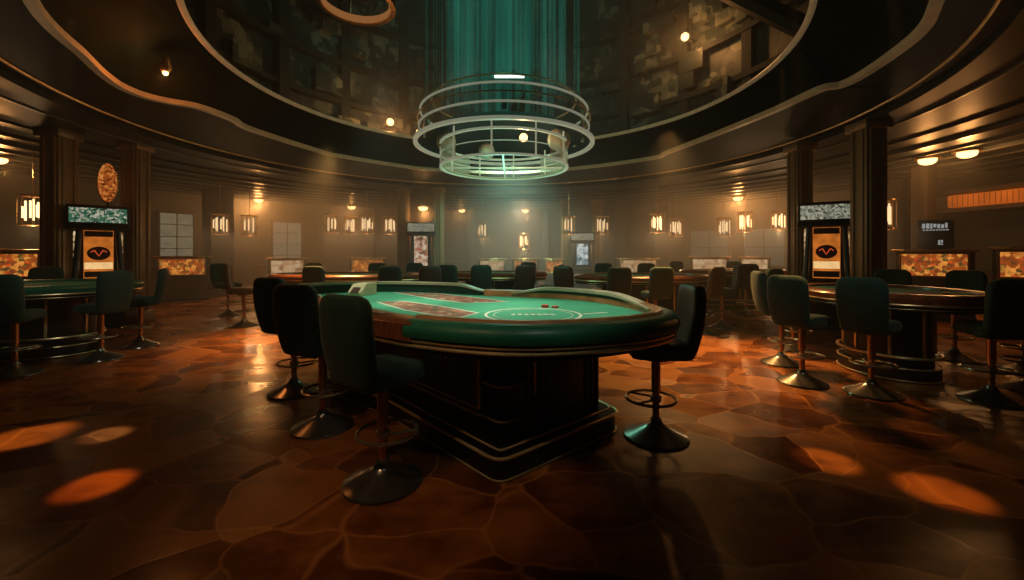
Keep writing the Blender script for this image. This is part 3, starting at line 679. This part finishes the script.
# ------------------------------------------------------------------ slot machines
def slot_machine(x, y, w, top, label, header, glass, oval=False, side='lights_col', rz=None, emblem=True):
    rz = math.atan2(y, x) - PI / 2 if rz is None else rz
    root = empty('slot_machine', (x, y, 0), rz, label, 'slot machine', 'tall slot machines between columns')
    hh = 0.40; bw = w * 0.78; d = 0.55
    mb = MB(); mb.box((0, 0.05, 0.35), (bw, d, 0.70), 0, 0.02); mb.box((0, 0.12, (0.70 + top - hh) / 2), (bw * 0.94, d * 0.7, top - hh - 0.68), 0, 0.02)
    mb.box((0, -0.16, 0.78), (bw, 0.34, 0.10), 0, 0.02, R(12))
    mb.build('cabinet', M['black_metal'], root)
    mb = MB()                                # slanted side frames
    for s in (-1, 1):
        mb.tube([(s * bw * 0.48, -0.28, 0.80), (s * bw * 0.44, -0.20, 1.2), (s * bw * 0.38, -0.16, top - hh)], 0.045, 8)
    mb.build('side_frame', M['black_metal'], root)
    hb = MB().box((0, -0.02, top - hh / 2), (w, 0.42, hh), 0, 0.025, R(-4)).build('header', M['black_metal'], root)
    MB().box((0, -0.245, top - hh / 2 + 0.02), (w * 0.90, 0.02, hh * 0.66), 0, 0.0, R(-4)).build('header_panel', M[header], hb)
    MB().box((0, -0.10, top - hh - 0.02), (w * 1.02, 0.40, 0.05), 0, 0.01).build('header_ledge', M['black_metal'], root)
    gw = bw * 0.60; g0, g1 = 0.95, top - hh - 0.06
    sc = MB().box((0, -0.135, (g0 + g1) / 2), (gw, 0.03, g1 - g0)).build('screen', M[glass], root)
    if emblem:
        cz = g0 + (g1 - g0) * 0.52
        MB().box((0, -0.152, g0 + (g1 - g0) * 0.26), (gw * 0.96, 0.008, (g1 - g0) * 0.14)).build('reel_strip', M['slot_white'], sc)
        e = MB(); n = 28
        vs = [e.bm.verts.new((gw * 0.40 * math.cos(2 * PI * k / n), -0.156, cz + 0.13 * math.sin(2 * PI * k / n))) for k in range(n)]; e.face(vs)
        em = e.build('emblem', M['slot_dark'], sc, smooth=False)
        e = MB(); n = 28
        e.tube([(gw * 0.41 * math.cos(2 * PI * k / n), -0.158, cz + 0.135 * math.sin(2 * PI * k / n)) for k in range(n)], 0.008, 6, True)
        e.build('emblem_ring', M['slot_amber'], sc)
        e = MB(); e.tube([(-0.06, -0.165, cz + 0.06), (0.0, -0.165, cz - 0.05), (0.06, -0.165, cz + 0.06)], 0.012, 6); e.tube([(-0.11, -0.165, cz + 0.02), (-0.06, -0.165, cz + 0.06)], 0.009, 6); e.tube([(0.11, -0.165, cz + 0.02), (0.06, -0.165, cz + 0.06)], 0.009, 6)
        e.build('emblem_mark', M['slot_red'], sc)
        for z in (g0 + (g1 - g0) * 0.08, g0 + (g1 - g0) * 0.93):
            e = MB(); e.box((0, -0.152, z), (gw * 0.96, 0.006, (g1 - g0) * 0.12))
            for k in range(5): e.box((-gw * 0.36 + k * gw * 0.18, -0.156, z), (gw * 0.10, 0.008, 0.05))
            e.build('symbol_row', M['slot_dark'], sc)
    for s in (-1, 1):
        MB().box((s * bw * 0.455, -0.09, (g0 + g1) / 2), (bw * 0.09, 0.05, (g1 - g0) * 0.95)).build('side_light', M[side], root)
    mb = MB()
    for k in range(5): mb.lathe([(0.002, 0), (0.03, 0), (0.03, 0.02), (0.002, 0.022)], 12, (-bw * 0.3 + k * bw * 0.15, -0.20, 0.835))
    mb.build('button_panel', M['bronze'], root)
    if oval:
        MB().tube([(0.12, 0.0, top - 0.03), (0.12, 0.0, top + 0.16)], 0.02, 8).build('sign_stem', M['black_metal'], root)
        sg = MB(); n = 40
        for yy, f in ((0.03, 1), (-0.03, -1)):
            pass
        a_ = [sg.bm.verts.new((0.12 + 0.135 * math.cos(2 * PI * k / n), 0.03, top + 0.47 + 0.37 * math.sin(2 * PI * k / n))) for k in range(n)]
        b_ = [sg.bm.verts.new((0.12 + 0.135 * math.cos(2 * PI * k / n), -0.03, top + 0.47 + 0.37 * math.sin(2 * PI * k / n))) for k in range(n)]
        sg.face(a_); sg.face(b_[::-1])
        for k in range(n): sg.face((a_[k], a_[(k + 1) % n], b_[(k + 1) % n], b_[k]))
        so = sg.build('oval_sign', M['amber_disc'], root)
        MB().tube([(0.12 + 0.14 * math.cos(2 * PI * k / n), -0.02, top + 0.47 + 0.38 * math.sin(2 * PI * k / n)) for k in range(n)], 0.012, 6, True).build('sign_rim', M['bronze'], so)
    return root
slot_machine(-7.87, 8.0, 0.86, 2.30, 'tall slot machine on the left with green header and an oval amber sign on top', 'header_green', 'slot_amber', True)
slot_machine(5.95, 7.95, 0.88, 2.36, 'tall slot machine on the right with pale patterned header between two columns', 'header_pale', 'slot_amber')
slot_machine(-3.08, 14.2, 0.95, 2.45, 'distant slot machine in the middle with red lit sides', 'header_pale', 'slot_pale', False, 'red_side', emblem=False)
slot_machine(2.85, 17.0, 0.95, 2.25, 'furthest slot machine in the haze with pale blue screen', 'header_pale', 'slot_blue', False, 'lights_col', emblem=False)

# ------------------------------------------------------------------ lit display cabinets
def display_cabinet(x, y, w, h, label, mat='display', lit=0.46):
    rz = math.atan2(y - 1.0, x) - PI / 2
    root = empty('display_cabinet', (x, y, 0), rz, label, 'display cabinet', 'low lit display cabinets along the wall')
    MB().box((0, 0, (h - 0.06) / 2), (w, 0.6, h - 0.06), 0, 0.015).build('cabinet_body', M['cabinet'], root)
    MB().box((0, -0.02, h - 0.03), (w + 0.12, 0.70, 0.05), 0, 0.012).build('cabinet_top', M['bronze'], root)
    z1 = h - 0.10; z0 = z1 - lit
    MB().box((0, -0.305, (z0 + z1) / 2), (w * 0.84, 0.03, lit)).build('lit_panel', M[mat], root)
    mb = MB()
    for s in (-1, 1): mb.box((s * w * 0.43, -0.31, (z0 + z1) / 2), (0.04, 0.05, lit + 0.06), 0, 0.006)
    for z in (z0 - 0.01, z1 + 0.01): mb.box((0, -0.31, z), (w * 0.9, 0.05, 0.03), 0, 0.006)
    mb.build('panel_frame', M['bronze'], root)
    MB().box((0, -0.06, 0.05), (w * 1.03, 0.56, 0.1), 0, 0.01).build('cabinet_plinth', M['black_lacquer'], root)
    return root
for a in [
    (-10.35, 8.6, 0.95, 1.50, 'lit amber display cabinet at the left edge below the hanging lantern', 'display'),
    (-9.90, 12.6, 1.25, 1.34, 'low lit display cabinet under the left frosted window', 'display'),
    (-8.2, 15.3, 1.2, 1.25, 'pale lit display cabinet under the second frosted window', 'display_pale'),
    (-5.5, 16.0, 1.3, 1.25, 'orange lit display cabinet left of the red-sided slot machine', 'display'),
    (-0.8, 17.0, 1.1, 1.20, 'pale beige display cabinet just right of the red-sided slot machine', 'display_pale'),
    (0.55, 17.2, 1.05, 1.20, 'lit display cabinet second from the blue-screened slot machine', 'display'),
    (1.70, 17.0, 0.75, 1.20, 'small lit display cabinet beside the blue-screened slot machine', 'display'),
    (5.1, 17.0, 1.55, 1.22, 'lit display cabinet right of the blue-screened slot machine', 'display_pale'),
    (7.05, 15.0, 1.25, 1.30, 'pale lit display cabinet in the haze left of the right column pair', 'display_pale'),
    (8.45, 14.6, 0.9, 1.30, 'narrow lit display cabinet in the haze seen beside the right column', 'display_pale'),
    (9.05, 9.0, 1.18, 1.50, 'lit display cabinet on the right carrying a dark sign', 'display'),
    (9.62, 7.55, 1.25, 1.54, 'wide lit display cabinet at the right photo edge', 'display'),
]: display_cabinet(*a)
# dark sign standing on the right cabinet
rz = math.atan2(8.0, 9.05) - PI / 2
root = empty('standing_sign', (9.02, 8.95, 1.495), rz, 'dark blue sign with pale lettering standing on the lit display cabinet', 'sign')
MB().box((0, 0, 0.33), (0.56, 0.05, 0.62), 0, 0.01).build('sign_board', M['sign_blue'], root)
MB().box((0, 0, 0.012), (0.40, 0.18, 0.024), 0, 0.006).build('sign_foot', M['black_metal'], root)
mb = MB(); rs = random.Random(5); xx = -0.20
while xx < 0.18:
    ww = rs.uniform(0.03, 0.055); mb.box((xx + ww / 2, -0.028, 0.50 + rs.uniform(-0.01, 0.01)), (ww, 0.006, rs.uniform(0.07, 0.11))); xx += ww + 0.014
for k in range(8): mb.box((-0.17 + 0.05 * k, -0.028, 0.415), (0.035, 0.006, 0.025))
mb.box((0.06, -0.028, 0.15), (0.03, 0.006, 0.10)); mb.box((0.10, -0.028, 0.17), (0.03, 0.006, 0.06)); mb.box((0.08, -0.028, 0.11), (0.08, 0.006, 0.02))
mb.build('sign_lettering', M['sign_text'], root)

# orange lit soffit along the right wall
mb = MB(); a0 = 0.25; a1 = -0.35
root = empty('lit_soffit', (CX, CY, 0), 0, 'long orange glowing ribbed soffit curving along the right wall', 'soffit light')
MB().lathe([(12.85, 2.48), (12.2, 2.48), (12.2, 2.56), (12.35, 2.60), (12.35, 2.92), (12.2, 2.96), (12.2, 3.04), (12.85, 3.04), (12.85, 2.48)], 48, (0, 0, 0), a1, a0 + 0.03).build('soffit_box', M['cabinet'], root)
MB().lathe([(12.34, 2.60), (12.28, 2.64), (12.28, 2.88), (12.34, 2.92)], 48, (0, 0, 0), a1, a0).build('glowing_panel', M['orange_lit'], root)
mb = MB()
for k in range(70):
    a = a1 + (a0 - a1) * k / 70; mb.box((12.27 * math.cos(a), 12.27 * math.sin(a), 2.76), (0.006, 0.008, 0.28), a)
mb.build('panel_rib', M['cabinet'], root)

# ------------------------------------------------------------------ pendants and downlights
def make_lantern(tube):
    root = empty('pendant_lantern', (0, 0, 0), 0, 'x', 'pendant lamp', 'hanging lanterns')
    mb = MB()
    for z in (0.0, 0.62):
        mb.tube([(0.23 * math.cos(2 * PI * k / 24), 0.23 * math.sin(2 * PI * k / 24), z) for k in range(24)], 0.014, 6, True)
        mb.box((0, 0, z), (0.46, 0.02, 0.02)); mb.box((0, 0, z), (0.02, 0.46, 0.02))
    for k in range(8): mb.tube([(0.23 * math.cos(PI * k / 4), 0.23 * math.sin(PI * k / 4), 0), (0.23 * math.cos(PI * k / 4), 0.23 * math.sin(PI * k / 4), 0.62)], 0.008, 6)
    mb.build('lantern_frame', M['bronze'], root)
    mb = MB(); rl = random.Random(11)
    for k in range(9):
        a = 2 * PI * k / 9; rr = 0.17 if k % 2 else 0.11; h = rl.uniform(0.22, 0.46); z = rl.uniform(0.08, 0.55 - h)
        mb.tube([(rr * math.cos(a), rr * math.sin(a), z), (rr * math.cos(a), rr * math.sin(a), z + h)], 0.018, 6)
    mb.build('light_tubes', tube, root)
    MB().lathe([(0.002, -0.03), (0.05, -0.02), (0.05, 0.0), (0.002, 0.0)], 12).build('finial', M['bronze'], root)
    return root
lan = make_lantern(M['warm_tube']); lan_dim = make_lantern(M['dim_tube'])
def pointlight(name, loc, col, power, rad=0.08, spot=None, blend=0.6, aim=None):
    l = bpy.data.lights.new(name, 'SPOT' if spot else 'POINT'); l.color = col; l.energy = power; l.shadow_soft_size = rad
    if spot: l.spot_size = R(spot); l.spot_blend = blend
    o = bpy.data.objects.new(name, l); COL.objects.link(o); o.location = loc
    if aim:
        o.rotation_euler = (Vector(aim) - Vector(loc)).to_track_quat('-Z', 'Y').to_euler()
    return o
OR = (1.0, 0.42, 0.12); WARM = (1.0, 0.60, 0.28)
lans = [  # px tangent, distance, bottom z, bright?, label
    (-1.14, 9.0, 2.02, 1, 'glowing hanging lantern at the far left above the amber cabinet'),
    (0.882, 9.2, 1.95, 0, 'hanging lantern on the right just past the column pair'),
    (-0.695, 13.0, 2.0, 0, 'hanging lantern in the left haze, first one right of the left window'),
    (-0.625, 13.6, 2.0, 0, 'hanging lantern in the left haze beside the second window'),
    (-0.43, 14.5, 2.1, 0, 'hanging lantern in the haze, fourth to the left of the red-sided slot machine'),
    (-0.385, 15.2, 2.1, 0, 'hanging lantern in the haze, third to the left of the red-sided slot machine'),
    (-0.345, 14.6, 2.1, 0, 'hanging lantern in the haze, second to the left of the red-sided slot machine'),
    (-0.29, 15.0, 2.1, 0, 'hanging lantern in the haze next to the columns of the red-sided slot machine'),
    (-0.07, 16.5, 2.0, 0, 'hanging lantern in the haze above the pale beige cabinet'),
    (0.028, 17.5, 1.6, 1, 'bright low hanging lantern in the haze left of the blue-screened slot machine'),
    (0.135, 15.0, 2.1, 0, 'hanging lantern in the haze just left of the blue-screened slot machine'),
    (0.215, 15.0, 2.1, 0, 'hanging lantern in the haze just right of the blue-screened slot machine'),
    (0.345, 14.0, 2.1, 1, 'bright lantern in the haze above the back right table'),
    (0.39, 14.8, 2.0, 0, 'dimmer lantern beside the bright one above the back right table'),
    (0.555, 13.5, 2.1, 1, 'bright lantern in the orange haze, first one left of the right column pair'),
    (0.505, 14.5, 2.0, 0, 'dim lantern in the orange haze above the furthest table'),
    (0.635, 14.2, 2.2, 1, 'bright lantern in the orange haze half behind the right column pair'),
]
seen = {0: False, 1: False}
for tx, d, z, br, lab in lans:
    src = lan if br else lan_dim
    if not seen[br]: o = src; o.location = (tx * d, d, z); o['label'] = lab; seen[br] = True
    else: o = dup(src, (tx * d, d, z), random.uniform(0, 6), lab)
    mb = MB(); mb.tube([(0, 0, 0.62), (0, 0, 3.6 - z)], 0.008, 6); mb.build('rod', M['bronze'], o)
    pointlight('lantern light', (tx * d, d, z - 0.12), WARM, 26 if br else 10, 0.1)

def downlight(x, y, z, label, power, mat='bulb', rr=0.17, col=OR, group='glowing ceiling downlights'):
    root = empty('downlight', (x, y, z), 0, label, 'ceiling lamp', group)
    MB().lathe([(rr * 0.9, 0.0), (rr * 1.35, 0.0), (rr * 1.3, 0.05), (rr * 0.95, 0.06), (rr * 0.9, 0.0)], 24).build('housing', M['bronze'], root)
    MB().ball((0, 0, -0.02), rr * 0.95, 20, 0.62).build('lens', M[mat], root)
    pointlight('downlight lamp', (x, y, z - 0.24), col, power, 0.1)
for a in [
    (9.30, 9.40, 3.51, 'round glowing downlight on the right ceiling, lower of the close pair', 50),
    (9.45, 8.72, 3.51, 'round glowing downlight on the right ceiling, upper of the close pair', 50),
    (8.55, 15.9, 3.51, 'orange downlight in the haze left of the right column pair', 200),
    (-9.95, 16.5, 3.51, 'orange downlight in the haze above the left windows', 200),
    (-7.25, 19.0, 3.51, 'warm downlight in the far haze left of the red-sided slot machine', 60),
    (-2.45, 20.5, 3.51, 'warm downlight in the far haze right of the red-sided slot machine', 40),
    (0.65, 20.5, 3.51, 'warm downlight in the far haze left of the blue-screened slot machine', 40),
    (-11.4, 9.3, 3.51, 'orange downlight at the far left ceiling edge above the lantern', 60),
]: downlight(*a)
downlight(-3.08, 14.55, 3.0, 'warm downlight between the columns above the red-sided slot machine', 30)
MB_ = MB(); MB_.box((-3.15, 14.75, 1.9), (1.0, 0.06, 3.6)); struct(MB_.build('wall_panel', M['wall']))
# lamps up in the dome
def bracket(x, y, z, label, power):
    root = empty('dome_lamp', (x, y, z), 0, label, 'wall lamp', 'warm lamps up in the dome')
    MB().ball((0, 0, 0), 0.10, 16).build('globe', M['bulb'], root)
    a = math.atan2(y - IY, x - IX); ln = 5.98 - math.hypot(x - IX, y - IY)
    MB().tube([(0, 0, 0), (ln * math.cos(a), ln * math.sin(a), -0.05)], 0.025, 6).build('arm', M['bronze'], root)
    pointlight('dome lamp light', (x * 0.985, y * 0.985, z - 0.12), OR, power, 0.1)
bracket(4.48, 10.88, 7.02, 'orange glowing globe lamp high in the dome right of the chandelier', 55)
bracket(-3.46, 11.93, 5.14, 'small warm globe lamp low in the dome left of the chandelier', 50)
root = empty('soffit_lamp', (-4.95, 6.0, 4.0), 0, 'orange lamp glowing on the dark soffit at the upper left', 'ceiling lamp')
MB().lathe([(0.002, 0), (0.05, 0.005), (0.07, 0.05), (0.05, 0.2), (0.002, 0.2)], 16).build('shade', M['bronze'], root)
MB().ball((0, 0, -0.01), 0.035, 12).build('bulb', M['bulb_soft'], root)
pointlight('soffit lamp light', (-4.95, 5.97, 3.92), (1.0, 0.3, 0.06), 22, 0.05)
# ring lamp hanging high in the dome
root = empty('ring_pendant', (-3.7, 10.0, 7.3), 0, 'dim ring shaped pendant hanging high in the dome at the top edge', 'pendant lamp')
MB().lathe([(0.80, 0), (0.9, 0), (0.9, 0.22), (0.8, 0.22), (0.8, 0)], 40).build('ring', M['bronze'], root)
MB().lathe([(0.78, 0.02), (0.74, 0.12), (0.78, 0.2)], 40).build('ring_glow', glow('dim ring glow', (1.0, 0.4, 0.12), 0.25), root)
mb = MB()
for k in range(3): mb.tube([(0.85 * math.cos(2.1 * k), 0.85 * math.sin(2.1 * k), 0.2), (0, 0, 3.0)], 0.01, 6)
mb.build('cable', M['bronze'], root)

# ------------------------------------------------------------------ central chandelier
KX, KY = -0.14, 7.5
ch = empty('chandelier', (KX, KY, 2.9), 0, 'huge round ringed glass chandelier hanging from the dome over the room', 'chandelier')
def cp(mb, name, mat, par=None, **kw):
    o = mb.build(name, mat, par or ch, **kw); o.data.transform(Matrix.Translation((0, 0, -2.9))); return o
def ring_prof(r0, z, w, h): return [(r0 - w / 2, z - h / 2), (r0 + w / 2, z - h / 2), (r0 + w / 2, z + h / 2), (r0 - w / 2, z + h / 2), (r0 - w / 2, z - h / 2)]
cp(MB().lathe(ring_prof(1.55, 3.34, 0.07, 0.05), 96), 'lower_ring', M['ring_added_glow'])
cp(MB().lathe(ring_prof(1.49, 3.60, 0.03, 0.028), 96), 'middle_ring', M['ring_added_glow'])
cp(MB().lathe(ring_prof(1.47, 3.88, 0.03, 0.026), 96), 'upper_ring', M['ring_added_glow'])
cp(MB().lathe(ring_prof(1.51, 3.74, 0.02, 0.015), 96), 'thin_ring', M['gold'])
cp(MB().lathe([(1.56, 3.37), (1.50, 3.6), (1.48, 3.88), (1.40, 4.02), (1.25, 4.08)], 96), 'glass_shell', M['glass'])
cp(MB().lathe([(1.55, 3.37), (1.2, 3.55), (0.6, 3.62), (0.01, 3.64)], 64), 'inner_ceiling', M['teal_band'])
cp(MB().lathe(ring_prof(1.27, 4.08, 0.03, 0.02), 96), 'lid_ring', M['gold'])
for k in range(14):
    a = (PI if k % 2 else 0) + random.uniform(-0.55, 0.45)
    cp(MB().box((1.40 * math.cos(a), 1.40 * math.sin(a), 3.62 + random.uniform(-0.05, 0.05)), (0.03, random.uniform(0.06, 0.2), random.uniform(0.2, 0.42)), a, 0.004), 'crystal_block', M['stone'])
# lower frosted drum: frame, panels at both sides, bars
mb = MB()
for z in (2.93, 3.33): mb.lathe(ring_prof(1.12, z, 0.04, 0.035), 72)
for k in range(10):
    a = 2 * PI * k / 10 + 0.16; mb.tube([(1.12 * math.cos(a), 1.12 * math.sin(a), 2.93), (1.12 * math.cos(a), 1.12 * math.sin(a), 3.45)], 0.016, 6)
mb.lathe(ring_prof(1.12, 3.14, 0.015, 0.012), 72); mb.box((0, 0, 2.94), (2.2, 0.03, 0.02)); mb.box((0, 0, 2.94), (0.03, 2.2, 0.02))
cp(mb, 'drum_frame', M['ring_added_glow'])
for s, a0, a1 in ((1, -0.85, 0.9), (-1, PI - 0.9, PI + 0.85)):
    cp(MB().lathe([(1.10, 2.95), (1.13, 2.97), (1.13, 3.30), (1.10, 3.32)], 24, (0, 0, 0), a0, a1), 'frosted_panel', M['frosted'])
cp(MB().lathe([(1.08, 2.945), (1.02, 2.955), (1.02, 2.94), (1.08, 2.93)], 64), 'drum_rim', M['cream_trim'])
for x, y, rr, m_ in ((0.95, -0.25, 0.20, 'stone'), (-1.02, -0.1, 0.17, 'stone'), (-0.35, 0.6, 0.16, 'stone')):
    cp(MB().ball((x, y, 3.38), rr, 20), 'globe', M[m_])
cp(MB().ball((0.33, -0.55, 3.33), 0.07, 16), 'bulb', M['bulb'])
cp(MB().box((0.10, -1.05, 4.13), (0.46, 0.03, 0.035)), 'light_bar', M['led'])
mb = MB(); rs = random.Random(21)
for k in range(190):
    a = rs.uniform(0, 2 * PI); rr = 1.4 * rs.random() ** 0.6; w = rs.choice((0.02, 0.03, 0.05, 0.09, 0.16)); z0 = 4.08 + rs.uniform(0, 0.1); z1 = z0 + rs.uniform(2.0, 5.5)
    mb.box((rr * math.cos(a), rr * math.sin(a), (z0 + z1) / 2), (0.006, w, z1 - z0), a)
st = cp(mb, 'hanging_strands', M['strand'], smooth=False); st['kind'] = 'stuff'
cp(MB().tube([(0, 0, 4.0), (0, 0, 10.9)], 0.05, 8), 'stem', M['beam'])

# ------------------------------------------------------------------ light
pointlight('chandelier bulb light', (KX + 0.33, KY - 0.62, 3.18), (1.0, 0.60, 0.30), 14, 0.1)
pointlight('dome teal', (KX, KY - 0.3, 9.5), (0.10, 0.80, 0.52), 1300, 0.8, 48, 0.9, (KX, KY, 0))
pointlight('dome wash', (IX, IY - 2.5, 5.6), (0.25, 0.75, 0.55), 420, 0.8, 120, 0.9, (IX, IY + 6.4, 8.0))
pointlight('table fill', (0.6, 0.9, 3.7), (0.9, 1.0, 0.80), 150, 0.25, 36, 0.5, (-0.25, 3.4, 1.0))  # unseen fill added to brighten the front of the table rim
for x, y in ((-1.35, 4.3), (-0.45, 3.85), (0.35, 3.45)): pointlight('felt fill', (x, y, 3.3), (0.9, 1.0, 0.80), 190, 0.12, 46, 0.7, (x, y, 1.0))  # fills added above the table to brighten the felt
pointlight('added teal fill', (KX, KY - 0.1, 2.5), (0.22, 0.90, 0.66), 40, 0.4)  # added fill that tints the surroundings teal, no chandelier bulb
pointlight('front warm fill', (-1.7, 0.9, 3.6), (1.0, 0.62, 0.30), 75, 0.15, 38, 0.8, (-0.7, 2.7, 0.1))  # warm fill added for highlights on stool bases and gold trims
pointlight('left table fill', (-3.4, 2.6, 3.55), (0.9, 1.0, 0.85), 75, 0.2, 34, 0.7, (-5.9, 6.2, 0.8))  # added fill on the stools of the left table
pointlight('right table fill', (2.6, 2.2, 3.55), (0.9, 1.0, 0.85), 50, 0.2, 34, 0.7, (3.7, 5.0, 0.8))  # unseen fill added for the right table's stools
pointlight('floor warm left', (-3.9, 8.8, 3.6), (1.0, 0.50, 0.15), 1450, 0.3, 58, 1.0, (-3.6, 7.2, 0))
pointlight('floor warm right', (2.9, 7.8, 3.6), (1.0, 0.50, 0.15), 1450, 0.3, 60, 1.0, (2.6, 5.9, 0))
pointlight('back haze warm', (0.3, 16.5, 3.2), (1.0, 0.84, 0.58), 620, 0.4, 130, 0.9, (0.3, 20.0, 1.2))  # unseen fill added to brighten the far haze
pointlight('back haze teal', (0.0, 11.5, 4.3), (0.45, 0.90, 0.66), 1100, 0.4, 110, 0.9, (0.0, 14.5, 1.0))  # fill added to give the haze a teal-olive tint
for x, y, pw, ang, cl in ((-2.55, 2.57, 420, 7, (1.0, 0.36, 0.06)), (-3.75, 3.26, 420, 10, (1.0, 0.52, 0.16)), (-3.18, 3.28, 300, 6, (1.0, 0.86, 0.66)), (2.15, 2.88, 360, 7, (1.0, 0.48, 0.12)), (2.56, 2.50, 330, 8, (1.0, 0.42, 0.09)), (2.9, 4.25, 420, 8, (1.0, 0.52, 0.15))):
    pointlight('added floor spot', (x * 1.05, y + 0.5, 3.55), cl, pw, 0.03, ang, 0.75, (x, y, 0))  # added spots; their pools stand in for lamp reflections on the floor
w = bpy.data.worlds.new('world'); SC.world = w; w.use_nodes = True
t = w.node_tree; t.nodes.clear(); o = t.nodes.new('ShaderNodeOutputWorld')
bg = t.nodes.new('ShaderNodeBackground'); bg.inputs[0].default_value = (0.10, 0.12, 0.11, 1); bg.inputs[1].default_value = 0.0
link(t, bg.outputs[0], o.inputs[0])
vs = t.nodes.new('ShaderNodeVolumeScatter')
ge = t.nodes.new('ShaderNodeNewGeometry'); sx = t.nodes.new('ShaderNodeSeparateXYZ'); link(t, ge.outputs['Position'], sx.inputs[0])
mr = t.nodes.new('ShaderNodeMapRange'); mr.interpolation_type = 'SMOOTHSTEP'; link(t, sx.outputs['Y'], mr.inputs[0])
for k, v in ((1, 7.0), (2, 15.5), (3, 0.006), (4, 0.085)): mr.inputs[k].default_value = v
link(t, mr.outputs[0], vs.inputs['Density'])     # haze gathers in the deep end of the hall
w.cycles.volume_step_size = 3.0
vs.inputs["Anisotropy"].default_value = 0.25
vs.inputs['Color'].default_value = (0.9, 0.9, 0.85, 1); link(t, vs.outputs[0], o.inputs[1])
SC.cycles.max_bounces = 5; SC.cycles.diffuse_bounces = 2; SC.cycles.glossy_bounces = 3; SC.cycles.transparent_max_bounces = 10
SC.cycles.volume_bounces = 0; SC.cycles.sample_clamp_indirect = 4; SC.cycles.use_denoising = True
SC.view_settings.view_transform = 'Standard'; SC.view_settings.look = 'None'; SC.view_settings.exposure = 0.0
